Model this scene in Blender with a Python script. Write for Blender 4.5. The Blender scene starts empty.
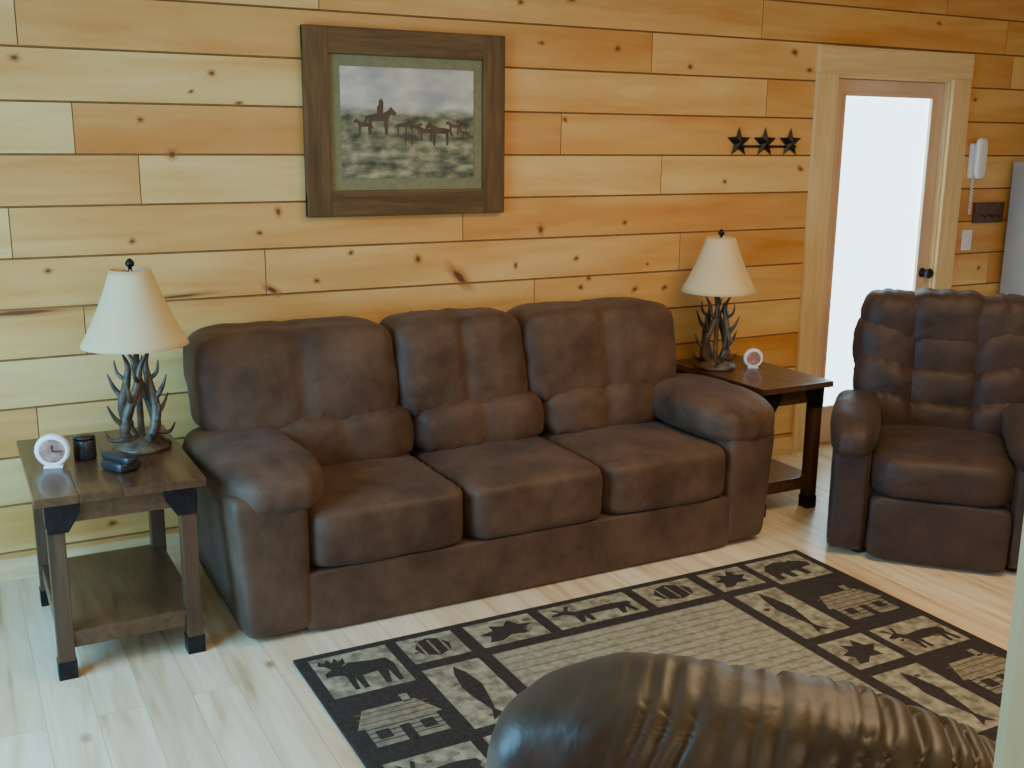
import bpy, bmesh, math, random
from mathutils import Vector, Matrix, noise
random.seed(7)
H=1.7
S=bpy.context.scene
COL=bpy.context.collection
# ------------------------------------------------------------ materials
def newmat(name):
    m=bpy.data.materials.new(name);m.use_nodes=True
    nt=m.node_tree;b=nt.nodes["Principled BSDF"]
    return m,nt,b
def N(nt,t,**k):
    n=nt.nodes.new(t)
    for a,v in k.items(): setattr(n,a,v)
    return n
def ramp(nt,stops):
    r=N(nt,"ShaderNodeValToRGB");e=r.color_ramp.elements
    while len(e)<len(stops): e.new(.5)
    for i,(p,c) in enumerate(stops):
        e[i].position=p;e[i].color=(c[0],c[1],c[2],1)
    return r
def mat_simple(name,c1,c2=None,rough=.5,scale=20,metal=0,bump=0,bscale=60,spec=None,coat=0):
    m,nt,b=newmat(name)
    c2=c2 or tuple(x*.8 for x in c1)
    tc=N(nt,"ShaderNodeTexCoord");no=N(nt,"ShaderNodeTexNoise");no.inputs["Scale"].default_value=scale;no.inputs["Detail"].default_value=4
    nt.links.new(tc.outputs["Object"],no.inputs["Vector"])
    r=ramp(nt,[(.35,c1),(.65,c2)]);nt.links.new(no.outputs[0],r.inputs[0]);nt.links.new(r.outputs[0],b.inputs["Base Color"])
    b.inputs["Roughness"].default_value=rough;b.inputs["Metallic"].default_value=metal
    if coat: b.inputs["Coat Weight"].default_value=coat
    if spec is not None: b.inputs["Specular IOR Level"].default_value=spec
    if bump:
        n2=N(nt,"ShaderNodeTexNoise");n2.inputs["Scale"].default_value=bscale;n2.inputs["Detail"].default_value=6
        nt.links.new(tc.outputs["Object"],n2.inputs["Vector"])
        bp=N(nt,"ShaderNodeBump");bp.inputs["Strength"].default_value=bump;bp.inputs["Distance"].default_value=.01
        nt.links.new(n2.outputs[0],bp.inputs["Height"]);nt.links.new(bp.outputs[0],b.inputs["Normal"])
    return m
def mat_leather(name,c1,c2,rough=.42,bump=.5,spec=.5):
    m,nt,b=newmat(name)
    tc=N(nt,"ShaderNodeTexCoord")
    n1=N(nt,"ShaderNodeTexNoise");n1.inputs["Scale"].default_value=5;n1.inputs["Detail"].default_value=8;n1.inputs["Roughness"].default_value=.65
    n2=N(nt,"ShaderNodeTexNoise");n2.inputs["Scale"].default_value=8;n2.inputs["Detail"].default_value=3;n2.inputs["Distortion"].default_value=.8
    for n in (n1,n2): nt.links.new(tc.outputs["Object"],n.inputs["Vector"])
    r=ramp(nt,[(.34,c1),(.68,c2)]);nt.links.new(n1.outputs[0],r.inputs[0]);nt.links.new(r.outputs[0],b.inputs["Base Color"])
    rr=N(nt,"ShaderNodeMapRange");rr.inputs[3].default_value=rough-.06;rr.inputs[4].default_value=rough+.12
    nt.links.new(n1.outputs[0],rr.inputs[0]);nt.links.new(rr.outputs[0],b.inputs["Roughness"])
    b.inputs["Specular IOR Level"].default_value=spec
    b.inputs["Sheen Weight"].default_value=.05;b.inputs["Sheen Roughness"].default_value=.5
    b1=N(nt,"ShaderNodeBump");b1.inputs["Strength"].default_value=bump;b1.inputs["Distance"].default_value=.02
    nt.links.new(n2.outputs[0],b1.inputs["Height"])
    nt.links.new(b1.outputs[0],b.inputs["Normal"])
    return m
def mat_wood(name,c1,c2,axis='x',rough=.45,scale=10,stretch=12,coat=0):
    m,nt,b=newmat(name)
    tc=N(nt,"ShaderNodeTexCoord");mp=N(nt,"ShaderNodeMapping")
    sc=[stretch]*3;sc['xyz'.index(axis)]=1;mp.inputs["Scale"].default_value=sc
    no=N(nt,"ShaderNodeTexNoise");no.inputs["Scale"].default_value=scale/3;no.inputs["Detail"].default_value=7;no.inputs["Distortion"].default_value=.6
    nt.links.new(tc.outputs["Object"],mp.inputs[0]);nt.links.new(mp.outputs[0],no.inputs["Vector"])
    r=ramp(nt,[(.3,c1),(.7,c2)]);nt.links.new(no.outputs[0],r.inputs[0]);nt.links.new(r.outputs[0],b.inputs["Base Color"])
    b.inputs["Roughness"].default_value=rough
    b.inputs["Coat Weight"].default_value=coat
    bp=N(nt,"ShaderNodeBump");bp.inputs["Strength"].default_value=.15;bp.inputs["Distance"].default_value=.003
    nt.links.new(no.outputs[0],bp.inputs["Height"]);nt.links.new(bp.outputs[0],b.inputs["Normal"])
    return m
def mat_boards():
    m,nt,b=newmat("pine_boards")
    at=N(nt,"ShaderNodeAttribute");at.attribute_name="bc"
    sep=N(nt,"ShaderNodeSeparateColor");nt.links.new(at.outputs["Color"],sep.inputs[0])
    tc=N(nt,"ShaderNodeTexCoord")
    add=N(nt,"ShaderNodeVectorMath",operation='MULTIPLY_ADD')
    nt.links.new(at.outputs["Vector"],add.inputs[0]);add.inputs[1].default_value=(37,51,83);nt.links.new(tc.outputs["Object"],add.inputs[2])
    mp=N(nt,"ShaderNodeMapping");mp.inputs["Scale"].default_value=(1.0,1.0,9);nt.links.new(add.outputs[0],mp.inputs[0])
    n1=N(nt,"ShaderNodeTexNoise");n1.inputs["Scale"].default_value=1.3;n1.inputs["Detail"].default_value=4;n1.inputs["Distortion"].default_value=.8
    nt.links.new(mp.outputs[0],n1.inputs["Vector"])
    r=ramp(nt,[(.22,(.66,.38,.12)),(.5,(.76,.49,.185)),(.8,(.83,.59,.25))]);nt.links.new(n1.outputs[0],r.inputs[0])
    n2=N(nt,"ShaderNodeTexNoise");n2.inputs["Scale"].default_value=1.8;n2.inputs["Detail"].default_value=3
    mp2=N(nt,"ShaderNodeMapping");mp2.inputs["Scale"].default_value=(.7,.7,3);nt.links.new(add.outputs[0],mp2.inputs[0]);nt.links.new(mp2.outputs[0],n2.inputs["Vector"])
    r2=ramp(nt,[(.42,(1,1,1)),(.72,(.87,.66,.45))]);nt.links.new(n2.outputs[0],r2.inputs[0])
    mx=N(nt,"ShaderNodeMix",data_type='RGBA',blend_type='MULTIPLY');mx.inputs[0].default_value=1
    nt.links.new(r.outputs[0],mx.inputs[6]);nt.links.new(r2.outputs[0],mx.inputs[7])
    r3=ramp(nt,[(0,(.82,.61,.45)),(.3,(.93,.81,.69)),(.6,(1,1,1)),(1,(1.0,1.05,1.10))]);nt.links.new(sep.outputs[0],r3.inputs[0])
    mx2=N(nt,"ShaderNodeMix",data_type='RGBA',blend_type='MULTIPLY');mx2.inputs[0].default_value=1
    nt.links.new(mx.outputs[2],mx2.inputs[6]);nt.links.new(r3.outputs[0],mx2.inputs[7])
    nt.links.new(mx2.outputs[2],b.inputs["Base Color"]);b.inputs["Roughness"].default_value=.38
    return m
def mat_knot():
    m,nt,b=newmat("pine_knot")
    at=N(nt,"ShaderNodeAttribute");at.attribute_name="ka"
    sep=N(nt,"ShaderNodeSeparateColor");nt.links.new(at.outputs["Color"],sep.inputs[0])
    r=ramp(nt,[(0,(.58,.28,.08)),(.5,(.42,.15,.05)),(.8,(.14,.05,.02))]);nt.links.new(sep.outputs[0],r.inputs[0])
    nt.links.new(r.outputs[0],b.inputs["Base Color"]);b.inputs["Roughness"].default_value=.45
    nt.links.new(sep.outputs[1],b.inputs["Alpha"])
    return m
def mat_floor():
    m,nt,b=newmat("pine_floor")
    tc=N(nt,"ShaderNodeTexCoord")
    mp=N(nt,"ShaderNodeMapping");mp.inputs["Rotation"].default_value=(0,0,math.pi/2);nt.links.new(tc.outputs["Object"],mp.inputs[0])
    br=N(nt,"ShaderNodeTexBrick");br.inputs["Scale"].default_value=1;br.inputs["Brick Width"].default_value=2.3;br.inputs["Row Height"].default_value=.14
    br.inputs["Mortar Size"].default_value=.0014;br.inputs["Mortar Smooth"].default_value=.4;br.inputs["Bias"].default_value=0
    br.inputs["Color1"].default_value=(0,0,0,1);br.inputs["Color2"].default_value=(1,1,1,1);br.inputs["Mortar"].default_value=(.5,.5,.5,1);br.offset=.37
    nt.links.new(mp.outputs[0],br.inputs["Vector"])
    mp2=N(nt,"ShaderNodeMapping");mp2.inputs["Scale"].default_value=(12,1.0,1);nt.links.new(tc.outputs["Object"],mp2.inputs[0])
    ad=N(nt,"ShaderNodeVectorMath",operation='MULTIPLY_ADD');nt.links.new(br.outputs["Color"],ad.inputs[0]);ad.inputs[1].default_value=(9,17,5);nt.links.new(mp2.outputs[0],ad.inputs[2])
    n=N(nt,"ShaderNodeTexNoise");n.inputs["Scale"].default_value=1.5;n.inputs["Detail"].default_value=6;n.inputs["Distortion"].default_value=.7;nt.links.new(ad.outputs[0],n.inputs["Vector"])
    r=ramp(nt,[(.26,(.48,.33,.18)),(.42,(.72,.57,.37)),(.62,(.82,.72,.53))]);nt.links.new(n.outputs[0],r.inputs[0])
    r2=ramp(nt,[(0,(.86,.80,.72)),(1,(1,1,1))]);nt.links.new(br.outputs["Color"],r2.inputs[0])
    mx=N(nt,"ShaderNodeMix",data_type='RGBA',blend_type='MULTIPLY');mx.inputs[0].default_value=1
    nt.links.new(r.outputs[0],mx.inputs[6]);nt.links.new(r2.outputs[0],mx.inputs[7])
    mx2=N(nt,"ShaderNodeMix",data_type='RGBA');nt.links.new(br.outputs["Fac"],mx2.inputs[0]);nt.links.new(mx.outputs[2],mx2.inputs[6]);mx2.inputs[7].default_value=(.46,.32,.19,1)
    vo=N(nt,"ShaderNodeTexVoronoi");vo.inputs["Scale"].default_value=3.2;mp3=N(nt,"ShaderNodeMapping");mp3.inputs["Scale"].default_value=(1,.6,1);nt.links.new(tc.outputs["Object"],mp3.inputs[0]);nt.links.new(mp3.outputs[0],vo.inputs["Vector"])
    r4=ramp(nt,[(.02,(1,1,1)),(.08,(0,0,0))]);nt.links.new(vo.outputs["Distance"],r4.inputs[0])
    mx3=N(nt,"ShaderNodeMix",data_type='RGBA');nt.links.new(r4.outputs[0],mx3.inputs[0]);nt.links.new(mx2.outputs[2],mx3.inputs[6]);mx3.inputs[7].default_value=(.36,.20,.10,1)
    nt.links.new(mx3.outputs[2],b.inputs["Base Color"]);b.inputs["Roughness"].default_value=.30
    return m
M={}
M['boards']=mat_boards();M['knot']=mat_knot();M['floor']=mat_floor()
M['groove']=mat_simple("board_groove",(.34,.17,.06),(.26,.13,.045),.8)
M['sofa']=mat_leather("sofa_leather",(.052,.027,.016),(.118,.066,.043),.58,.30,.32)
M['recl']=mat_leather("recliner_leather",(.026,.014,.010),(.058,.031,.023),.54,.30,.34)
M['chair']=mat_leather("armchair_leather",(.024,.016,.012),(.065,.044,.026),.42,.25,.45)
M['dwood']=mat_wood("dark_table_wood",(.05,.022,.010),(.12,.055,.025),'y',.35,9,10,.2)
M['dwoodz']=mat_wood("dark_leg_wood",(.045,.022,.012),(.10,.050,.026),'z',.45,9,10)
M['iron']=mat_simple("black_iron",(.012,.012,.015),(.02,.02,.024),.4,30,.6,.2)
M['trim']=mat_wood("light_trim_wood",(.70,.48,.22),(.82,.62,.33),'z',.45,8,12)
M['trimx']=mat_wood("light_trim_wood_h",(.70,.48,.22),(.82,.62,.33),'x',.45,8,12)
M['doorw']=mat_simple("door_paint",(.66,.46,.33),(.72,.52,.38),.4,3)
M['frame']=mat_wood("rustic_frame_wood",(.062,.031,.011),(.145,.077,.027),'x',.5,12,9)
M['framez']=mat_wood("rustic_frame_wood_v",(.062,.031,.011),(.145,.077,.027),'z',.5,12,9)
M['matb']=mat_simple("picture_mat",(.19,.185,.095),(.225,.215,.115),.8,40)
M['antler']=mat_simple("antler",(.13,.09,.06),(.022,.014,.010),.42,14,0,.4,80)
M['white']=mat_simple("white_plastic",(.8,.8,.8),(.75,.76,.78),.35,5)
M['black']=mat_simple("black_plastic",(.015,.015,.018),(.022,.022,.026),.35,9)
M['clockface']=mat_simple("clock_face",(.45,.25,.20),(.20,.08,.06),.35,30)
M['grey']=mat_simple("grey_enamel",(.32,.31,.31),(.36,.35,.35),.35,4)
M['rugdark']=mat_simple("rug_dark",(.016,.010,.007),(.034,.023,.017),.95,70,0,.6,300)
M['ruglight']=mat_simple("rug_beige",(.36,.33,.22),(.14,.12,.08),.95,28,0,.6,300)
M['rugmid']=mat_simple("rug_tan",(.26,.23,.15),(.15,.13,.09),.95,45,0,.6,300)
M['rugfield']=mat_simple("rug_field",(.34,.31,.22),(.22,.20,.14),.95,45,0,.6,300)
M['rugrust']=mat_simple("rug_brown",(.16,.085,.04),(.10,.055,.028),.95,45,0,.6,300)
M['post']=mat_wood("post_wood",(.46,.42,.20),(.56,.52,.27),'z',.5,6,10)
def mat_shade():
    m,nt,b=newmat("lamp_shade_parchment")
    b.inputs["Base Color"].default_value=(.84,.70,.42,1);b.inputs["Roughness"].default_value=.8
    tr=N(nt,"ShaderNodeBsdfTranslucent");tr.inputs[0].default_value=(.95,.78,.46,1)
    mx=N(nt,"ShaderNodeMixShader");mx.inputs[0].default_value=.35
    o=nt.nodes["Material Output"];nt.links.new(b.outputs[0],mx.inputs[1]);nt.links.new(tr.outputs[0],mx.inputs[2]);nt.links.new(mx.outputs[0],o.inputs[0])
    return m
M['shade']=mat_shade()
def mat_emit(name,c,s):
    m,nt,b=newmat(name);b.inputs["Base Color"].default_value=(.9,.9,.9,1);b.inputs["Emission Color"].default_value=(*c,1);b.inputs["Emission Strength"].default_value=s
    return m
M['blind_glow']=mat_emit("blind_daylight_glow",(.58,.88,1.0),4.5)  # emission stands in for daylight coming through the door glass
def mat_painting():
    m,nt,b=newmat("western_print")
    tc=N(nt,"ShaderNodeTexCoord");sp=N(nt,"ShaderNodeSeparateXYZ");nt.links.new(tc.outputs["Generated"],sp.inputs[0])
    n=N(nt,"ShaderNodeTexNoise");n.inputs["Scale"].default_value=7;n.inputs["Detail"].default_value=7
    mp=N(nt,"ShaderNodeMapping");mp.inputs["Scale"].default_value=(1,1,1.7);nt.links.new(tc.outputs["Generated"],mp.inputs[0]);nt.links.new(mp.outputs[0],n.inputs["Vector"])
    n3=N(nt,"ShaderNodeTexNoise");n3.inputs["Scale"].default_value=2.6;n3.inputs["Detail"].default_value=4;nt.links.new(mp.outputs[0],n3.inputs["Vector"])
    sky=ramp(nt,[(.38,(.34,.36,.36)),(.6,(.62,.59,.50))]);nt.links.new(n3.outputs[0],sky.inputs[0])
    gr=ramp(nt,[(.36,(.05,.07,.045)),(.5,(.18,.185,.11)),(.68,(.42,.38,.24))]);nt.links.new(n.outputs[0],gr.inputs[0])
    ma=N(nt,"ShaderNodeMath",operation='MULTIPLY_ADD');nt.links.new(n.outputs[0],ma.inputs[0]);ma.inputs[1].default_value=.08;nt.links.new(sp.outputs["Z"],ma.inputs[2])
    mr=N(nt,"ShaderNodeMapRange");mr.inputs[1].default_value=.60;mr.inputs[2].default_value=.70;nt.links.new(ma.outputs[0],mr.inputs[0])
    mx=N(nt,"ShaderNodeMix",data_type='RGBA');nt.links.new(mr.outputs[0],mx.inputs[0]);nt.links.new(gr.outputs[0],mx.inputs[6]);nt.links.new(sky.outputs[0],mx.inputs[7])
    nt.links.new(mx.outputs[2],b.inputs["Base Color"]);b.inputs["Roughness"].default_value=.3
    return m
M['paint']=mat_painting()
M['horse']=mat_simple("print_dark",(.05,.035,.025),(.09,.06,.04),.4)
# ------------------------------------------------------------ mesh helpers
def group(name,loc=(0,0,0),rz=0):
    e=bpy.data.objects.new(name,None);e.location=loc;e.rotation_euler=(0,0,rz);e.empty_display_size=.1
    COL.objects.link(e);return e
def finish(me,name,mats,parent=None,world=False,smooth=False):
    if not isinstance(mats,(list,tuple)): mats=[mats]
    for m in mats: me.materials.append(M[m] if isinstance(m,str) else m)
    if smooth:
        for p in me.polygons: p.use_smooth=True
    o=bpy.data.objects.new(name,me);COL.objects.link(o)
    if parent:
        o.parent=parent
        if world:
            o.matrix_parent_inverse=(Matrix.Translation(parent.location)@Matrix.Rotation(parent.rotation_euler[2],4,'Z')).inverted()
    return o
def fbm(v): return noise.noise(v)+.5*noise.noise(v*2.1)+.25*noise.noise(v*4.3)
def pillow(name,lo,hi,k,mt,parent,n=18,amp=.006,fs=7,fn=None,world=False,puff=0):
    bm=bmesh.new();bmesh.ops.create_cube(bm,size=2)
    bmesh.ops.subdivide_edges(bm,edges=bm.edges[:],cuts=n,use_grid_fill=True)
    c=(Vector(lo)+Vector(hi))/2;h=(Vector(hi)-Vector(lo))/2
    sd=Vector((random.random()*50,random.random()*50,random.random()*50))
    for v in bm.verts:
        p=Vector([math.sin(x*math.pi/2*.92)/math.sin(math.pi/2*.92) for x in v.co])
        l=(abs(p.x)**k+abs(p.y)**k+abs(p.z)**k)**(1/k)
        p=p/l
        q=Vector((p.x*h.x,p.y*h.y,p.z*h.z))
        nrm=Vector((math.copysign(abs(p.x)**(k-1),p.x)/h.x,math.copysign(abs(p.y)**(k-1),p.y)/h.y,math.copysign(abs(p.z)**(k-1),p.z)/h.z)).normalized()
        q+=nrm*(amp*fbm((c+q)*fs+sd))
        if fn: q=fn(q,p,nrm)
        v.co=c+q
    me=bpy.data.meshes.new(name);bm.to_mesh(me);bm.free()
    return finish(me,name,mt,parent,world,True)
def box(name,lo,hi,mt,parent=None,bev=.004,world=False,taper=None):
    bm=bmesh.new();bmesh.ops.create_cube(bm,size=1)
    c=(Vector(lo)+Vector(hi))/2;h=(Vector(hi)-Vector(lo))
    for v in bm.verts: v.co=Vector((v.co.x*h.x,v.co.y*h.y,v.co.z*h.z))+c
    if bev: bmesh.ops.bevel(bm,geom=bm.edges[:],offset=bev,segments=2,affect='EDGES',profile=.7)
    me=bpy.data.meshes.new(name);bm.to_mesh(me);bm.free()
    return finish(me,name,mt,parent,world)
def lathe(name,prof,mt,parent=None,loc=(0,0,0),seg=40,smooth=True,world=False):
    vs=[];fs=[]
    for r,z in prof:
        for i in range(seg):
            a=2*math.pi*i/seg;vs.append((loc[0]+r*math.cos(a),loc[1]+r*math.sin(a),loc[2]+z))
    for j in range(len(prof)-1):
        for i in range(seg):
            a=j*seg+i;b=j*seg+(i+1)%seg;fs.append((a,b,b+seg,a+seg))
    me=bpy.data.meshes.new(name);me.from_pydata(vs,[],fs);me.update()
    return finish(me,name,mt,parent,world,smooth)
def tubes(name,chains,mt,parent=None,seg=10,world=False,sub=6):
    vs=[];fs=[]
    for pts,rad in chains:
        P=[Vector(p) for p in pts];R=list(rad)
        if len(P)>2:
            Q=[];RR=[]
            for i in range(len(P)-1):
                p0=P[max(i-1,0)];p1=P[i];p2=P[i+1];p3=P[min(i+2,len(P)-1)]
                for s in range(sub):
                    t=s/sub
                    Q.append(.5*((2*p1)+(p2-p0)*t+(2*p0-5*p1+4*p2-p3)*t*t+(3*p1-p0-3*p2+p3)*t**3));RR.append(R[i]*(1-t)+R[i+1]*t)
            Q.append(P[-1]);RR.append(R[-1]);P=Q;R=RR
        up=Vector((.3,.2,1)).normalized();base=len(vs)
        for i,p in enumerate(P):
            d=(P[min(i+1,len(P)-1)]-P[max(i-1,0)]).normalized()
            a=d.cross(up)
            if a.length<.05: a=d.cross(Vector((1,0,0)))
            a.normalize();b=d.cross(a)
            for s in range(seg):
                t=2*math.pi*s/seg;vs.append(p+(a*math.cos(t)+b*math.sin(t))*R[i])
        for i in range(len(P)-1):
            for s in range(seg):
                q=base+i*seg+s;w=base+i*seg+(s+1)%seg;fs.append((q,w,w+seg,q+seg))
        fs.append(tuple(base+s for s in range(seg))[::-1]);o=base+(len(P)-1)*seg;fs.append(tuple(o+s for s in range(seg)))
    me=bpy.data.meshes.new(name);me.from_pydata([tuple(v) for v in vs],[],fs);me.update()
    return finish(me,name,mt,parent,world,True)
def polys(name,plist,mats,parent,place,world=True,thick=0):
    bm=bmesh.new()
    for pts,z,mi in plist:
        vs=[bm.verts.new(place(x,y,z)) for x,y in pts]
        f=bm.faces.new(vs);f.material_index=mi
    bmesh.ops.triangulate(bm,faces=bm.faces[:],ngon_method='EAR_CLIP')
    me=bpy.data.meshes.new(name);bm.to_mesh(me);bm.free()
    return finish(me,name,mats,parent,world)
# ------------------------------------------------------------ room
WY=4.382;PZ=.19
def board_wall(name,L,Ht,openings,T,seed,knots=(),nrand=90):
    rnd=random.Random(seed)
    bm=bmesh.new();bc=bm.loops.layers.float_color.new("bc");ka=bm.loops.layers.float_color.new("ka")
    def quad(ps,mi,col):
        f=bm.faces.new([bm.verts.new(p) for p in ps]);f.material_index=mi
        for l in f.loops: l[bc]=(*col,1);l[ka]=(0,1,0,1)
    def boxm(x0,x1,z0,z1,y0,y1):
        c=[(x0,y0,z0),(x1,y0,z0),(x1,y0,z1),(x0,y0,z1),(x0,y1,z0),(x1,y1,z0),(x1,y1,z1),(x0,y1,z1)]
        for f in ((0,1,2,3),(5,4,7,6),(1,5,6,2),(4,0,3,7),(3,2,6,7),(4,5,1,0)): quad([c[i] for i in f],1,(.5,.5,.5))
    def board(x0,x1,z0,z1):
        if x1-x0<.01 or z1-z0<.01: return
        col=(rnd.random(),rnd.random(),rnd.random());e=.0045;d=.006
        o=[(x0,d,z0),(x1,d,z0),(x1,d,z1),(x0,d,z1)];ex=.002
        i=[(x0+ex,0,z0+e),(x1-ex,0,z0+e),(x1-ex,0,z1-e),(x0+ex,0,z1-e)]
        quad(i,0,col)
        for k in range(4):
            j=(k+1)%4;quad([o[k],o[j],i[j],i[k]],1,col)
    k=0;z=-.08
    while z<Ht:
        z0,z1=max(z,0),min(z+PZ,Ht)
        spans=[(0,L)]
        for (a,b,c,d) in openings:
            if z0<d-.02 and z1>c+.02:
                ns=[]
                for s in spans:
                    if s[1]<=a or s[0]>=b: ns.append(s)
                    else:
                        if a>s[0]: ns.append((s[0],a))
                        if b<s[1]: ns.append((b,s[1]))
                spans=ns
        joints=[];x=rnd.random()*1.6
        while x<L: joints.append(x);x+=1.1+rnd.random()*1.7
        for s in spans:
            xs=[s[0]]+[j for j in joints if s[0]+.15<j<s[1]-.15]+[s[1]]
            for i in range(len(xs)-1): board(xs[i],xs[i+1],z0,z1)
        z+=PZ;k+=1
    if openings:
        ops=sorted(openings);x=0
        for (a,b,c,d) in ops:
            boxm(x,a,0,Ht,.0065,.12);boxm(a,b,d,Ht,.0065,.12)
            if c>0: boxm(a,b,0,c,.0065,.12)
            x=b
        boxm(x,L,0,Ht,.0065,.12)
    else: boxm(0,L,0,Ht,.0065,.12)
    kl=list(knots)
    for _ in range(nrand):
        kz=-.08+PZ*(rnd.randrange(0,int(Ht/PZ))+.2+.6*rnd.random());kx=rnd.random()*L
        s=rnd.choice([.006,.007,.009,.011,.014]);kl.append((kx,kz,s*(1+rnd.random()),s,rnd.uniform(-.5,.5)))
    for kx,kz,a,b,rot in kl:
        if any(o[0]-.05<kx<o[1]+.05 and o[2]-.05<kz<o[3]+.05 for o in openings): continue
        if kz<.03 or kz>Ht-.03: continue
        seg=14;rings=[(0,1,.85),(.45,.85,.8),(.62,.5,.6),(1.0,.15,.35),(1.8,0,0)]
        R=[]
        ws=[rnd.uniform(.8,1.2) for _ in range(seg)]
        for t,cv,al in rings:
            if t==0: R.append([bm.verts.new((kx,-.0006,kz))]);continue
            row=[]
            for i in range(seg):
                an=2*math.pi*i/seg;xx=a*t*math.cos(an)*ws[i];zz=b*t*math.sin(an)*ws[i]
                row.append(bm.verts.new((kx+xx*math.cos(rot)-zz*math.sin(rot),-.0006,kz+xx*math.sin(rot)+zz*math.cos(rot))))
            R.append(row)
        def face(vs,vals):
            f=bm.faces.new(vs);f.material_index=2
            for l,vv in zip(f.loops,vals): l[ka]=(vv[0],vv[1],0,1);l[bc]=(.5,.5,.5,1)
        for i in range(seg):
            j=(i+1)%seg
            face([R[0][0],R[1][i],R[1][j]],[rings[0][1:],rings[1][1:],rings[1][1:]])
            for r in range(1,4):
                face([R[r][i],R[r+1][i],R[r+1][j],R[r][j]],[rings[r][1:],rings[r+1][1:],rings[r+1][1:],rings[r][1:]])
    me=bpy.data.meshes.new(name)
    bm.transform(T);bm.to_mesh(me);bm.free()
    return finish(me,name,['boards','groove','knot'])
X0,X1,ZT=-1.1,7.4,2.62
kn=[(.30,1.97,.016,.012,0),(.83,1.63,.022,.016,.2),(2.06,1.09,.062,.024,-.75),(1.20,1.08,.034,.014,-.6),(1.86,1.18,.014,.018,0),(2.48,1.29,.016,.024,.1),
    (.24,1.048,.22,.013,.02),(.82,1.075,.11,.008,.05),(.72,1.76,.012,.010,0),(1.10,1.83,.016,.007,.2),(1.0,1.94,.014,.011,0),(2.95,1.31,.012,.012,0),(3.02,.98,.02,.012,.4),(.66,1.30,.012,.012,0),(1.24,1.4,.012,.02,0),(2.6,1.79,.012,.010,0),(3.3,2.05,.014,.012,0),(2.75,1.05,.014,.012,0),(3.55,1.5,.012,.012,0),(.35,1.2,.014,.01,0),(1.55,1.22,.012,.010,.3),(2.35,1.13,.01,.016,0)]
board_wall("wall_back",X1-X0,ZT,[(4.24-X0,5.14-X0,0,2.06)],Matrix.Translation((X0,WY,0)),3,[(a-X0,b,c,d,e) for a,b,c,d,e in kn],70)
WINY0,WINY1=1.9,3.5
board_wall("wall_left",WY+1.0,ZT,[(WINY0+1.0,WINY1+1.0,.3,2.0)],Matrix.Translation((X0,-1.0,0))@Matrix.Rotation(math.pi/2,4,'Z'),5,(),40)
board_wall("wall_right",WY+1.0,ZT,[],Matrix.Translation((X1,WY,0))@Matrix.Rotation(-math.pi/2,4,'Z'),6,(),40)
box("floor",(X0-.2,-1.0,-.1),(X1+.2,WY+.12,0),'floor',bev=0)
box("ceiling",(X0-.2,-1.0,ZT),(X1+.2,WY+.12,ZT+.1),'trimx',bev=0)
box("baseboard_back",(X0,WY-.018,0),(4.11,WY,.09),'trimx',bev=.003)
w=group("window_1",(X0,(WINY0+WINY1)/2,1.3))
for nm,lo,hi in [("frame_bottom",(X0-.05,WINY0-.09,.22),(X0+.03,WINY1+.09,.3)),("frame_top",(X0-.05,WINY0-.09,2.0),(X0+.03,WINY1+.09,2.09)),
    ("frame_side_1",(X0-.05,WINY0-.09,.3),(X0+.03,WINY0,2.0)),("frame_side_2",(X0-.05,WINY1,.3),(X0+.03,WINY1+.09,2.0)),("mullion",(X0-.06,2.68,.3),(X0-.02,2.72,2.0))]:
    box(nm,lo,hi,'trim',w,.004,True)
d=group("door_1",(4.69,WY,0))
y0,y1=WY+.03,WY+.075
GX0,GX1,GZ0,GZ1=4.35,5.02,.22,1.95
for nm,lo,hi in [("stile_left",(4.27,y0,.01),(GX0,y1,2.03)),("stile_right",(GX1,y0,.01),(5.11,y1,2.03)),("rail_top",(GX0,y0,GZ1),(GX1,y1,2.03)),("rail_bottom",(GX0,y0,.01),(GX1,y1,GZ0))]:
    box(nm,lo,hi,'doorw',d,.003,True)
for nm,lo,hi in [("bead_left",(GX0-.012,y0-.01,GZ0),(GX0+.008,y0+.01,GZ1)),("bead_right",(GX1-.008,y0-.01,GZ0),(GX1+.012,y0+.01,GZ1)),("bead_top",(GX0-.012,y0-.01,GZ1-.008),(GX1+.012,y0+.01,GZ1+.012)),("bead_bottom",(GX0-.012,y0-.01,GZ0-.012),(GX1+.012,y0+.01,GZ0+.008))]:
    box(nm,lo,hi,'doorw',d,.003,True)
box("glowing_blind",(GX0,y0+.015,GZ0),(GX1,y0+.025,GZ1),'blind_glow',d,0,True)  # glows by itself in place of bright daylight outside
lathe("knob",[(0,.0),(.025,0),(.028,.006),(.01,.012),(.01,.035),(.026,.042),(.03,.058),(.022,.07),(0,.072)],'iron',d,(0,0,0),24).matrix_local=Matrix.Translation((5.065-4.69,y0-WY,.96))@Matrix.Rotation(math.pi/2,4,'X')
t=group("trim_1",(4.69,WY,0))
box("casing_left",(4.11,WY-.022,0),(4.255,WY,2.05),'trim',t,.004,True)
box("casing_right",(5.125,WY-.022,0),(5.27,WY,2.05),'trim',t,.004,True)
box("casing_top",(4.11,WY-.024,2.05),(5.27,WY,2.19),'trimx',t,.004,True)
box("jamb_left",(4.24,WY-.002,0),(4.268,WY+.12,2.06),'trim',t,.001,True)
box("jamb_right",(5.112,WY-.002,0),(5.14,WY+.12,2.06),'trim',t,.001,True)
box("jamb_top",(4.268,WY-.002,2.032),(5.112,WY+.12,2.06),'trimx',t,.001,True)
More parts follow.
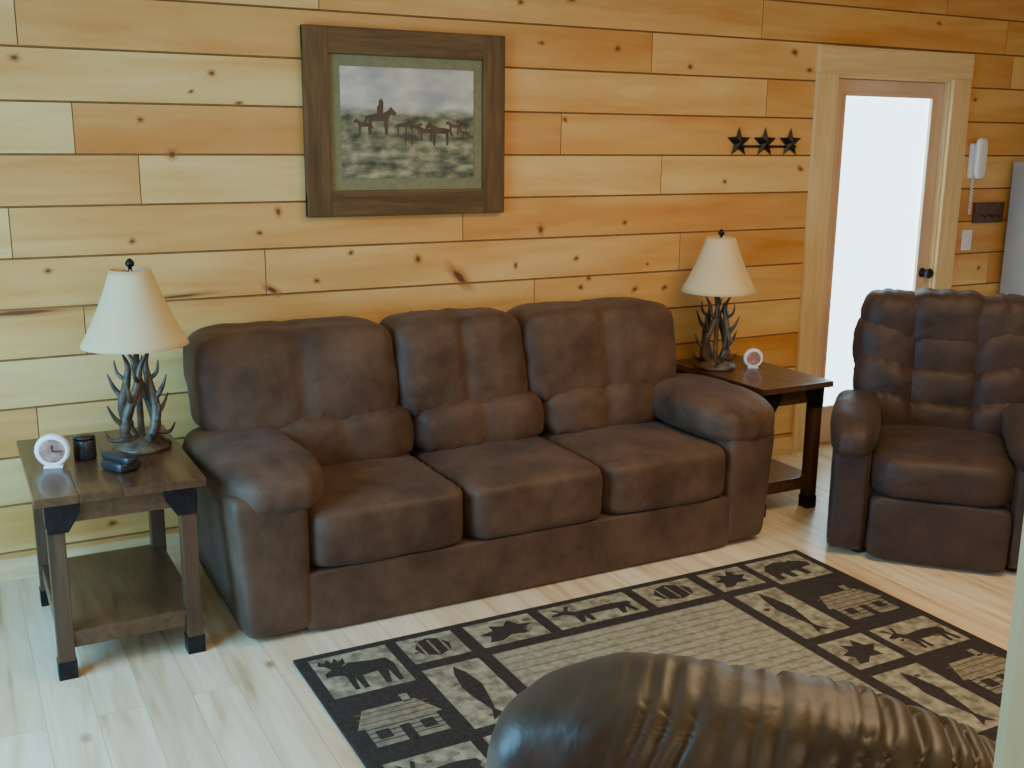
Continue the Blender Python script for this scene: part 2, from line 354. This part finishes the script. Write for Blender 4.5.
# ------------------------------------------------------------ framed painting
g=group("framed_western_print",(1.815,WY,1.757))
px0,px1,pz0,pz1=1.355,2.27,1.375,2.14
fw=.108
fy0,fy1=WY-.035,WY-.004
box("frame_top",(px0,fy0,pz1-fw),(px1,fy1,pz1),'frame',g,.008,True)
box("frame_bottom",(px0,fy0,pz0),(px1,fy1,pz0+fw),'frame',g,.008,True)
box("frame_left",(px0,fy0-.002,pz0),(px0+fw,fy1,pz1),'framez',g,.008,True)
box("frame_right",(px1-fw,fy0-.002,pz0),(px1,fy1,pz1),'framez',g,.008,True)
box("mat_board",(px0+fw-.01,WY-.02,pz0+fw-.01),(px1-fw+.01,WY-.008,pz1-fw+.01),'matb',g,0,True)
ix0,ix1,iz0,iz1=px0+fw+.049,px1-fw-.042,pz0+fw+.05,pz1-fw-.045
box("print",(ix0,WY-.023,iz0),(ix1,WY-.018,iz1),'paint',g,0,True)
def horse(cx,cz,s,flip=1,rider=False):
    P=[(-.5,.1),(-.62,-.15),(-.55,-.2),(-.42,.05),(-.40,-.55),(-.32,-.55),(-.28,-.08),(.15,-.08),(.2,-.55),(.28,-.55),(.32,0),(.42,.15),(.6,.12),(.62,.22),(.42,.42),(.3,.28),(.1,.18)]
    if rider: P=P[:-1]+[(.12,.2),(.1,.45),(.14,.6),(.05,.7),(-.04,.6),(-.02,.5),(-.1,.4),(-.1,.2)]
    else: P=P+[(-.2,.16)]
    return [(cx+flip*x*s,cz+y*s) for x,y in P]
W_,H_=ix1-ix0,iz1-iz0
hl=[(horse(ix0+.28*W_,iz0+.54*H_,.12,1,True),0,0),(horse(ix0+.16*W_,iz0+.48*H_,.07,-1),0.0002,0)]
for (a,b_,s) in [(.45,.48,.06),(.55,.47,.05),(.62,.43,.075),(.73,.43,.105),(.84,.48,.06),(.91,.50,.05),(.5,.36,.05),(.93,.42,.04)]:
    hl.append((horse(ix0+a*W_,iz0+b_*H_,s,random.choice([-1,1])),random.random()*.0005,0))
polys("riders_and_cattle",hl,['horse'],g,lambda x,y,z:(x,WY-.0245-z,y))
# ------------------------------------------------------------ stars
g=group("metal_star_wall_hanging",(3.80,WY,1.69))
def star(cx,cz,R,yb,yf):
    fs=[];ps=[]
    for i in range(10):
        r=R if i%2==0 else R*.42;a=math.pi/2+i*math.pi/5;ps.append((cx+r*math.cos(a),cz+r*math.sin(a)))
    vs=[(x,yb,z) for x,z in ps]+[(cx,yf,cz),(cx,yb,cz)]
    for i in range(10):
        j=(i+1)%10;fs.append((i,j,10));fs.append((j,i,11))
    return vs,fs
for i,x in enumerate((3.62,3.79,3.96)):
    vs,fs=star(x,1.695,.078,WY-.008,WY-.03);me=bpy.data.meshes.new("star_%d"%(i+1));me.from_pydata(vs,[],fs);me.update();finish(me,"star_%d"%(i+1),'iron',g,True)
tubes("bar",[([(3.60,WY-.008,1.675),(4.0,WY-.008,1.675)],[.006,.006])],'iron',g,world=True)
# ------------------------------------------------------------ phone, switch, key rack, fridge
g=group("wall_telephone",(5.36,WY,1.62))
box("base",(5.325,WY-.035,1.50),(5.405,WY,1.70),'white',g,.012,True)
pillow("handset",(5.325,WY-.075,1.50),(5.405,WY-.035,1.73),4,'white',g,10,0,world=True)
co=[]
for i in range(60):
    a=i*1.3;co.append((5.36+.008*math.cos(a),WY-.02+.008*math.sin(a),1.50-.0035*i))
tubes("coiled_cord",[(co,[.003]*60)],'white',g,6,True,2)
g=group("light_switch_plate",(5.38,WY,1.14))
box("plate",(5.34,WY-.008,1.08),(5.42,WY,1.20),'white',g,.003,True);box("toggle",(5.373,WY-.02,1.13),(5.387,WY-.006,1.155),'white',g,.002,True)
g=group("key_rack",(5.54,WY,1.30))
box("board",(5.41,WY-.02,1.24),(5.66,WY,1.36),'dwood',g,.004,True)
tubes("hooks",[([(x,WY-.02,1.29),(x,WY-.045,1.275),(x,WY-.05,1.29)],[.003]*3) for x in (5.47,5.53,5.59)],'iron',g,8,True)
g=group("refrigerator",(6.05,4.0,0))
FX=5.67
box("body",(FX,3.78,.02),(FX+.76,4.34,1.60),'grey',g,.01,True);box("freezer_door",(FX+.005,3.71,1.15),(FX+.755,3.775,1.595),'grey',g,.015,True);box("fridge_door",(FX+.005,3.71,.06),(FX+.755,3.775,1.14),'grey',g,.015,True)
box("handle_top",(FX+.04,3.67,1.2),(FX+.06,3.71,1.5),'black',g,.004,True);box("handle_bottom",(FX+.04,3.67,.7),(FX+.06,3.71,1.1),'black',g,.004,True)
box("foot",(FX+.02,3.8,0),(FX+.74,4.3,.03),'black',g,0,True)
# ------------------------------------------------------------ sofa
g=group("leather_sofa",(1.93,3.85,0))
def P_(nm,lo,hi,k,**kw): return pillow(nm,lo,hi,k,'sofa',g,world=True,**kw)
P_("base",(.86,3.46,.012),(3.0,4.2,.30),14,amp=.002,n=24)
P_("back_frame",(.86,4.0,.03),(3.0,4.26,.88),8,amp=.002)
xs=[1.02,1.63,2.235,2.85]
def seatfn(q,p,n):
    q=q.copy()
    if p.z>0: q.z+=.016*(1-p.x*p.x)*(1-p.y*p.y)
    e=max(0,abs(p.x)-.75)/.25
    q+=n*(.003*math.sin(p.y*30+3*noise.noise(Vector((p.x*3,p.y*3,0))))*e)
    return q
for i in range(3):
    P_("seat_cushion_%d"%(i+1),(xs[i],3.36,.225),(xs[i+1],4.02,.455),8,fn=seatfn,amp=.005,n=26,fs=5)
P_("front_rail",(1.0,3.375,.008),(2.87,3.5,.235),16,amp=.001,n=24)
def backfn(lean,gath=.005,seam=True):
    def f(q,p,n):
        q=q.copy()
        e=max(0,-p.z-.4)/.5+max(0,abs(p.x)-.8)/.4
        q+=n*(gath*math.sin(p.x*22+4*noise.noise(Vector((p.x*4,p.z*2,1))))*min(1,e))
        if seam and p.y<0:
            q.y+=.018*math.exp(-(p.x/.06)**2)-.016*(1-min(1,abs(abs(p.x)-.5)*2))*(1-p.z*p.z)
        if seam and p.z>.3: q.z-=.008*math.exp(-(p.x/.09)**2)
        q.y+=.10+lean*q.z
        return q
    return f
bx=[(.785,1.575),(1.575,2.165),(2.165,2.96)]
for i in range(3):
    P_("back_cushion_%d"%(i+1),(bx[i][0],3.81,.58),(bx[i][1]+.008,4.10,.985),6,fn=backfn(.22),amp=.008,n=42,fs=5)
    lx=(xs[i],xs[i+1])
    P_("lumbar_roll_%d"%(i+1),(lx[0]-.01,3.735,.42),(lx[1]+.01,4.05,.665),3.8,fn=backfn(.15,.008),amp=.007,n=30)
def armfn(side,dr=.03):
    def f(q,p,n):
        q=q.copy();fr=max(0,-p.y)
        q.z-=dr*fr**3
        q.x+=side*.03*fr
        q+=n*(.005*math.sin(p.x*14+p.y*5)*max(0,-p.y-.5))
        return q
    return f
def lowfn(side):
    def f(q,p,n):
        q=q.copy();q.x-=side*.045*(1-(p.z+1)/2)*(p.x*side+1)/2;return q
    return f
P_("arm_left_body",(.75,3.372,.008),(1.03,4.22,.54),12,fn=lowfn(-1),amp=.001)
P_("arm_right_body",(2.84,3.372,.008),(3.10,4.22,.54),12,fn=lowfn(1),amp=.001)
P_("arm_left_pad",(.715,3.36,.45),(1.10,4.12,.64),3.3,fn=armfn(1),amp=.006,n=26,fs=5)
P_("arm_right_pad",(2.765,3.36,.45),(3.165,4.12,.64),3.3,fn=armfn(-.3),amp=.006,n=26,fs=5)
for i,(x,y) in enumerate([(.90,3.55),(2.96,3.55),(.90,4.15),(2.96,4.15)]):
    lathe("foot_%d"%(i+1),[(0,0),(.03,0),(.035,.03),(0,.03)],'black',g,(x,y,0),16,world=True)
# ------------------------------------------------------------ end tables
def end_table(x0,x1,y0,y1,zt):
    g=group("end_table",((x0+x1)/2,(y0+y1)/2,0))
    B=lambda n,lo,hi,m,b=.004:box(n,lo,hi,m,g,b,True)
    n=4;w=(x1-x0)/n
    for i in range(n): B("top_plank_%d"%(i+1),(x0+i*w,y0,zt-.028),(x0+(i+1)*w,y1,zt),'dwood',.003)
    ins=.03;L=.052
    ax0,ax1,ay0,ay1=x0+ins,x1-ins,y0+ins,y1-ins
    B("apron_front",(ax0,ay0+.01,zt-.10),(ax1,ay0+.035,zt-.028),'dwood');B("apron_back",(ax0,ay1-.035,zt-.10),(ax1,ay1-.01,zt-.028),'dwood')
    B("apron_left",(ax0+.01,ay0,zt-.10),(ax0+.035,ay1,zt-.028),'dwood');B("apron_right",(ax1-.035,ay0,zt-.10),(ax1-.01,ay1,zt-.028),'dwood')
    k=0
    for lx,sx in ((ax0,1),(ax1-L,-1)):
        for ly,sy in ((ay0,1),(ay1-L,-1)):
            k+=1
            B("leg_%d"%k,(lx,ly,0.01),(lx+L,ly+L,zt-.028),'dwoodz')
            B("foot_cap_%d"%k,(lx-.003,ly-.003,0),(lx+L+.003,ly+L+.003,.06),'iron',.002)
            B("bracket_%d"%k,(lx-.003,ly-.003,zt-.105),(lx+L+.003,ly+L+.003,zt-.03),'iron',.002)
            cx=lx+(L if sx>0 else 0);yy=ly-.004 if sy>0 else ly+L+.004
            vs=[(cx-sx*L,yy,zt-.03),(cx+sx*.05,yy,zt-.03),(cx+sx*.045,yy,zt-.07),(cx+sx*.01,yy,zt-.125),(cx-sx*L,yy,zt-.125)]
            me=bpy.data.meshes.new("gusset_%d"%k);me.from_pydata(vs,[],[(0,1,2,3,4)]);o=finish(me,"gusset_%d"%k,'iron',g,True)
            so=o.modifiers.new("s","SOLIDIFY");so.thickness=.004
    B("shelf",(ax0+.01,ay0+.01,.135),(ax1-.01,ay1-.01,.16),'dwood')
    B("shelf_rail_front",(ax0+L,ay0+.01,.10),(ax1-L,ay0+.035,.14),'dwood')
    B("shelf_rail_left",(ax0+.01,ay0+L,.10),(ax0+.035,ay1-L,.14),'dwood');B("shelf_rail_right",(ax1-.035,ay0+L,.10),(ax1-.01,ay1-L,.14),'dwood')
    return g
ZTB=.62
end_table(.175,.69,3.40,4.14,ZTB)
end_table(3.18,3.60,3.58,4.30,ZTB)
# ------------------------------------------------------------ antler lamps
def lamp(x,y,z,rz,sc=1):
    g=group("antler_table_lamp",(x,y,z),rz)
    lathe("base",[(0,0),(.095,0),(.10,.008),(.098,.018),(.08,.024),(.075,.034),(.045,.042),(.012,.05),(.010,.36),(0,.36)],'antler',g)
    ch=[]
    for k in range(4):
        a=k*math.pi/2+.3;s_=[1,.9,1.05,.85][k]
        def pt(r,z,da=0): return (r*math.cos(a+da)*s_,r*math.sin(a+da)*s_,z*(.97+.03*s_))
        ch.append(([pt(.03,.03),pt(.070,.07,.1),pt(.072,.15,.4),pt(.045,.23,.8),pt(.035,.30,1.2),pt(.06,.35,1.5)],[.016,.019,.018,.015,.010,.003]))
        ch.append(([pt(.072,.10,.2),pt(.105,.13,.1),pt(.125,.18,.0)],[.012,.008,.002]))
        ch.append(([pt(.065,.18,.5),pt(.095,.22,.6),pt(.118,.27,.6)],[.012,.008,.002]))
        ch.append(([pt(.042,.25,.9),pt(.075,.275,.8),pt(.085,.32,.7)],[.009,.007,.002]))
        ch.append(([pt(.055,.05,0),pt(.10,.045,-.3),pt(.12,.08,-.4)],[.012,.007,.002]))
    tubes("antlers",ch,'antler',g,10)
    zb,zt=.375,.635;pr=[]
    for i in range(13):
        t=i/12;r=.180*(1-t)+.068*t-.008*math.sin(math.pi*t);pr.append((r,zb+(zt-zb)*t))
    o=lathe("shade",pr,'shade',g,seg=64)
    so=o.modifiers.new("s","SOLIDIFY");so.thickness=.002
    tubes("shade_wire",[([(-.068,0,zt-.01),(.068,0,zt-.01)],[.002]*2),([(0,-.068,zt-.01),(0,.068,zt-.01)],[.002]*2),
      ([(.01,0,.36),(.05,0,.43),(.05,0,.55),(0,0,.64)],[.002]*4),([(-.01,0,.36),(-.05,0,.43),(-.05,0,.55),(0,0,.64)],[.002]*4)],'iron',g,6)
    lathe("bulb",[(0,.36),(.014,.36),(.014,.40),(.03,.44),(.032,.47),(.02,.495),(0,.50)],'white',g,seg=20)
    lathe("finial",[(0,.635),(.008,.636),(.006,.642),(.014,.648),(.016,.657),(.010,.667),(.004,.672),(0,.673)],'iron',g,seg=16)
    return g
lamp(.565,3.84,ZTB,.2)
lamp(3.285,4.06,ZTB,1.0)
# ------------------------------------------------------------ table-top items
def clock(x,y,z,rz,s=1):
    g=group("alarm_clock",(x,y,z),rz)
    T=Matrix.Translation((0,.015*s,.058*s))@Matrix.Rotation(math.pi/2,4,'X')
    lathe("case",[(0,0),(.045*s,0),(.054*s,.006),(.057*s,.016),(.054*s,.028),(.046*s,.034),(.041*s,.030),(0,.030)],'white',g,seg=32).matrix_local=T
    lathe("face",[(0,.0308),(.040*s,.0308)],'clockface',g,seg=32).matrix_local=T
    box("hour_hand",(-.0015,-.019*s,.058*s),(.0015,-.017*s,.080*s),'black',g,0);box("minute_hand",(0,-.019*s,.0565*s),(.03*s,-.017*s,.0595*s),'black',g,0)
    box("stand",(-.03*s,-.02*s,0),(.03*s,.02*s,.008),'white',g,.002)
    return g
clock(.265,3.74,ZTB,-.25,1.0)
clock(3.455,3.98,ZTB,-.5,.85)
g=group("candle_jar",(.37,3.80,ZTB));lathe("jar",[(0,0),(.034,0),(.037,.006),(.037,.065),(.033,.07),(.031,.07),(0,.068)],'black',g,seg=28);lathe("lid",[(0,.07),(.036,.07),(.036,.08),(.01,.083),(0,.084)],'black',g,seg=28)
g=group("cordless_phone",(.46,3.62,ZTB),.5);pillow("cradle",(-.045,-.06,0),(.045,.06,.035),5,'black',g,10,0);pillow("handset",(-.026,-.07,.025),(.026,.08,.055),4,'black',g,10,0)
# ------------------------------------------------------------ recliner
def recliner(name,loc,rz,mt,front=True):
    g=group(name,loc,rz)
    def Q(nm,lo,hi,k,**kw): return pillow(nm,lo,hi,k,mt,g,**kw)
    zs=1.0 if front else .84
    Q("base",(-.40,.06,.012),(.40,.80,.32),10,amp=.002)
    Q("footrest",(-.27,-.02,.012),(.27,.10,.285),9,amp=.003)
    Q("seat_cushion",(-.28,-.035,.27),(.28,.62,.465 if front else .43),5.5,amp=.006,fn=seatfn,n=24)
    aw=0 if front else .08; at=.605 if front else .53
    for s in (-1,1):
        a,b=(.265,.425) if s>0 else (-.435,-.275)
        if not front: a,b=(a-.05,b-.06) if s>0 else (a+.06,b+.05)
        Q("arm_side_%d"%(1 if s<0 else 2),(a,.0,.012),(b,.78,at-.065),9,amp=.003)
        a,b=(.245,.445) if s>0 else (-.455,-.255)
        if not front: a,b=(a-.05,b-.07) if s>0 else (a+.07,b+.05)
        Q("arm_pad_%d"%(1 if s<0 else 2),(a,-.04+aw,at-.17),(b,.68,at),3.4,amp=.006,fn=armfn(0,.03),n=22)
    def lean(gx=0,am=.005,bow=0):
        def f(q,p,n):
            q=q.copy();e=max(0,abs(p.z)-.3)
            q+=n*(am*math.sin(p.x*13+gx+3*noise.noise(Vector((p.x*3,p.z*3,gx))))*e)
            q.z+=bow*p.x
            return q
        return f
    def rowy(z): return .50+.24*(z-.4)
    rows=[(.36,.58,.33),(.49,.73,.385),(.63,.89,.40),(.77,1.055,.375)]
    if not front: rows=[(.36,.58,.30),(.49,.70,.31)]
    sw=.36 if front else .31
    Q("back_shell",(-sw,.64,.10),(sw,.86,.98*zs),5,amp=.003,fn=lambda q,p,n:Vector((q.x,q.y+.15*q.z,q.z)))
    for i,(za,zb,hw) in enumerate(rows):
        yc=rowy((za+zb)/2)
        if i<3:
            Q("tuft_center_%d"%i,(-.18,yc,za),(.18,yc+.24,zb),3.4,amp=.005,fn=lean(i,.006))
            Q("tuft_left_%d"%i,(-hw,yc-.015,za-.02),(-.09,yc+.24,zb+.04),2.7,amp=.007,fn=lean(i+3,.007,-.03))
            Q("tuft_right_%d"%i,(.09,yc-.015,za-.02),(hw,yc+.24,zb+.04),2.7,amp=.007,fn=lean(i+6,.007,.03))
        else:
            Q("headrest_center",(-.20,yc-.03,za),(.20,yc+.24,zb),3.4,amp=.006,fn=lean(2,.007),n=22)
            Q("headrest_left",(-hw,yc-.03,za),(-.08,yc+.24,zb-.012),3.2,amp=.008,fn=lean(5,.007),n=22)
            Q("headrest_right",(.08,yc-.03,za),(hw,yc+.24,zb-.012),3.2,amp=.008,fn=lean(9,.007),n=22)
    if not front:
        def pleat(q,p,n):
            q=q.copy()
            w_=p.x*34+5*noise.noise(Vector((p.x*3,p.z*1.1,5)))+1.6*p.z
            a=1-abs(math.sin(w_));dd=max(.15,.6+1.1*noise.noise(Vector((p.x*5,p.z*.6+p.y*.5,1))))
            fade=max(0,min(1,(.62-p.x)/.3))*max(0,min(1,(p.z+.9)/.6))
            q-=n*(.017*a*a*fade*dd)
            q.z-=.045*max(0,-p.x)**2+.03*max(0,p.x-.5)
            return q
        Q("top_roll",(-.41,.70,.66),(.355,.97,.975),3.0,amp=.010,fn=pleat,n=110,fs=5)
        Q("outside_back",(-.36,.74,.12),(.34,.93,.80),6,amp=.004,fn=pleat,n=40)
    for i,(x,y) in enumerate([(-.30,.1),(.30,.1),(-.30,.72),(.30,.72)]):
        lathe("foot_%d"%(i+1),[(0,0.0),(.028,0.0),(.03,.03),(0,.03)],'black',g,(x,y,0),16)
    return g
recliner("leather_recliner",(3.47,2.82,0),math.radians(-47),'recl')
recliner("leather_armchair",(1.45,1.64,.0125),math.radians(138.7),'chair',False)
# ------------------------------------------------------------ rug
RX,RY,RW,RD=.90,3.215,2.19,1.62
g=group("lodge_area_rug",(RX+RW/2,RY-RD/2,0))
box("rug_base",(RX,RY-RD,.0),(RX+RW,RY,.010),'rugdark',g,.003,True)
def rect(x0,x1,d0,d1): return [(x0,d1),(x1,d1),(x1,d0),(x0,d0)]
pl=[]
def add(pts,z,mi): pl.append((pts,z,mi))
def sil(kind,x0,x1,d0,d1,z,mi,flip=False,tr=False):
    W,Hh=x1-x0,d1-d0
    shapes={
     'bear':[(.05,.45),(.02,.6),(.10,.72),(.22,.78),(.28,.86),(.33,.78),(.55,.88),(.80,.80),(.94,.6),(.95,.12),(.80,.12),(.80,.35),(.70,.38),(.68,.12),(.55,.12),(.55,.38),(.42,.38),(.40,.12),(.27,.12),(.27,.42),(.18,.45)],
     'moose':[(.03,.50),(.05,.62),(.16,.68),(.10,.80),(.02,.84),(.06,.97),(.13,.88),(.18,.98),(.22,.86),(.29,.98),(.31,.84),(.40,.94),(.38,.78),(.30,.70),(.42,.78),(.70,.72),(.92,.70),(.97,.52),(.93,.05),(.86,.05),(.84,.38),(.76,.05),(.69,.05),(.70,.40),(.48,.38),(.46,.05),(.39,.05),(.37,.38),(.33,.05),(.27,.05),(.27,.45),(.14,.50)],
     'elk':[(.02,.60),(.04,.68),(.14,.72),(.06,.96),(.12,.90),(.17,.76),(.20,.76),(.26,.98),(.30,.92),(.24,.72),(.30,.62),(.70,.66),(.95,.60),(.98,.48),(.93,.40),(.96,.05),(.90,.05),(.86,.34),(.80,.05),(.75,.05),(.76,.36),(.42,.36),(.42,.05),(.36,.05),(.35,.36),(.29,.05),(.24,.05),(.25,.45),(.17,.58),(.08,.57)],
     'cone':[(.5,.95),(.30,.85),(.15,.55),(.22,.25),(.5,.08),(.78,.25),(.85,.55),(.70,.85)],
     'fish':[(.02,.5),(.15,.62),(.4,.70),(.7,.58),(.82,.52),(.98,.66),(.93,.5),(.98,.34),(.82,.46),(.6,.36),(.4,.32),(.15,.40)],
     'leaf':[(.1,.1),(.2,.35),(.05,.5),(.3,.6),(.3,.85),(.5,.7),(.65,.95),(.75,.65),(.95,.6),(.75,.4),(.8,.2),(.5,.25),(.3,.08)]}
    P=shapes[kind]
    if tr: P=[(y,1-x) for x,y in P]
    if flip: P=[(1-x,y) for x,y in P][::-1]
    add([(x0+x*W,d1-y*Hh) for x,y in P],z,mi)
def cabin(x0,x1,d0,d1,z,a,b_):
    W,Hh=x1-x0,d1-d0;f=lambda L:[(x0+x*W,d1-y*Hh) for x,y in L]
    add(f([(.08,.12),(.92,.12),(.92,.5),(.08,.5)]),z,a)
    add(f([(.0,.48),(1.0,.48),(.82,.82),(.18,.82)]),z+.0003,b_)
    add(f([(.68,.80),(.78,.80),(.78,.96),(.68,.96)]),z+.0003,b_)
    add(f([(.44,.12),(.56,.12),(.56,.40),(.44,.40)]),z+.0006,0)
    for xx in (.16,.68): add(f([(xx,.24),(xx+.16,.24),(xx+.16,.40),(xx,.40)]),z+.0006,0)
    for yy in (.2,.28,.36,.44): add(f([(.08,yy),(.92,yy),(.92,yy+.015),(.08,yy+.015)]),z+.0004,0)
    for yy in (.55,.65,.74): add(f([(.06,yy),(.94,yy),(.93,yy+.02),(.07,yy+.02)]),z+.0005,3)
rr_=random.Random(11)
def blob(x,d,s,z,mi):
    add([(x+s*rr_.uniform(.6,1.3)*math.cos(-i*math.pi/4),d+.7*s*rr_.uniform(.6,1.3)*math.sin(-i*math.pi/4)) for i in range(8)],z,mi)
def panel(x0,x1,d0,d1,kind,bgi=1,fgi=0,flip=False,tr=False):
    z=.0108
    add(rect(x0,x1,d0,d1),z,bgi);ins=.012
    for _ in range(7): blob(rr_.uniform(x0+.03,x1-.03),rr_.uniform(d0+.025,d1-.025),rr_.uniform(.008,.018),z+.0003,rr_.choice([2,2,3]))
    if kind: sil(kind,x0+ins,x1-ins,d0+ins,d1-ins,z+.0006,fgi,flip,tr)
xc=[(.04,.31),(.35,.555),(.605,.865),(.91,1.28),(1.325,1.585),(1.635,1.84),(1.88,2.15)]
kt=['moose','cone','leaf','elk','cone','leaf','bear']
for (a,b_),k_ in zip(xc,kt):
    panel(a,b_,.035,.31 if k_=='moose' else .26 if k_=='bear' else .215,k_,flip=(k_=='bear'))
    if k_=='cone':
        for q_ in (.3,.5,.7):
            x_=a+(b_-a)*q_;add([(x_-.004,.18),(x_+.004,.18),(x_+.004,.07),(x_-.004,.07)],.0118,2)
kt2=['bear','leaf','cone','elk','leaf','cone','moose']
for (a,b_),k_ in zip(xc,kt2):
    panel(a,b_,RD-.30 if k_ in('moose','bear') else RD-.215,RD-.035,k_)
for (a,b_) in (xc[0],xc[-1]):
    cabin(a,b_,.36,.66,.0112,2,2)
    panel(a,b_,.71,.92,'elk')
    cabin(a,b_,.96,1.26,.0112,2,2)
for (a,b_) in (xc[1],xc[-2]):
    panel(a,b_,.265,.66,'fish',tr=True);panel(a,b_,.71,.91,'leaf');panel(a,b_,.96,1.35,'fish',tr=True)
add(rect(.605,1.585,.265,1.35),.0106,2)
for i in range(24):
    d0=.272+i*.045;add(rect(.61,1.58,d0,d0+.032),.0110,4)
polys("woven_panels",pl,['rugdark','ruglight','rugmid','rugrust','rugfield'],g,lambda x,y,z:(RX+x,RY-y,z))
# ------------------------------------------------------------ post
g=group("wood_post",(.82,.44,0));box("shaft",(.729,.36,0),(.881,.517,ZT),'post',g,.012,True)
# ------------------------------------------------------------ lights
def area(name,loc,rot,sx,sy,p,c):
    l=bpy.data.lights.new(name,'AREA');l.shape='RECTANGLE';l.size=sx;l.size_y=sy;l.energy=p;l.color=c
    o=bpy.data.objects.new(name,l);o.location=loc;o.rotation_euler=rot;COL.objects.link(o);return o
area("window_daylight",(X0-.02,(WINY0+WINY1)/2,1.15),(0,-math.radians(66),0),1.65,1.55,140,(.22,.62,1.0))
area("ceiling_light",(2.7,2.1,2.55),(0,0,0),1.3,1.0,48,(1,.71,.40))
area("rear_fill_light",(1.0,-.9,1.9),(math.radians(80),0,math.radians(-15)),2.2,1.2,32,(1,.82,.56))  # unseen fill added behind the camera to raise overall brightness
W=bpy.data.worlds.new("World");S.world=W;W.use_nodes=True;W.node_tree.nodes["Background"].inputs[0].default_value=(1,.95,.85,1);W.node_tree.nodes["Background"].inputs[1].default_value=.35
# ------------------------------------------------------------ camera
f,yaw,pit,roll=1072.1,.4898,.2245,.0092
h=Vector((math.sin(yaw),math.cos(yaw),0));r=Vector((math.cos(yaw),-math.sin(yaw),0));z=Vector((0,0,1))
F=math.cos(pit)*h-math.sin(pit)*z;U=math.sin(pit)*h+math.cos(pit)*z
R2=math.cos(roll)*r+math.sin(roll)*U;U2=-math.sin(roll)*r+math.cos(roll)*U
cd=bpy.data.cameras.new("camera");cd.sensor_width=36;cd.lens=f/1024*36;cd.clip_start=.05
c=bpy.data.objects.new("camera",cd);COL.objects.link(c)
c.matrix_world=Matrix(((R2.x,U2.x,-F.x,0),(R2.y,U2.y,-F.y,0),(R2.z,U2.z,-F.z,H),(0,0,0,1)))
S.camera=c
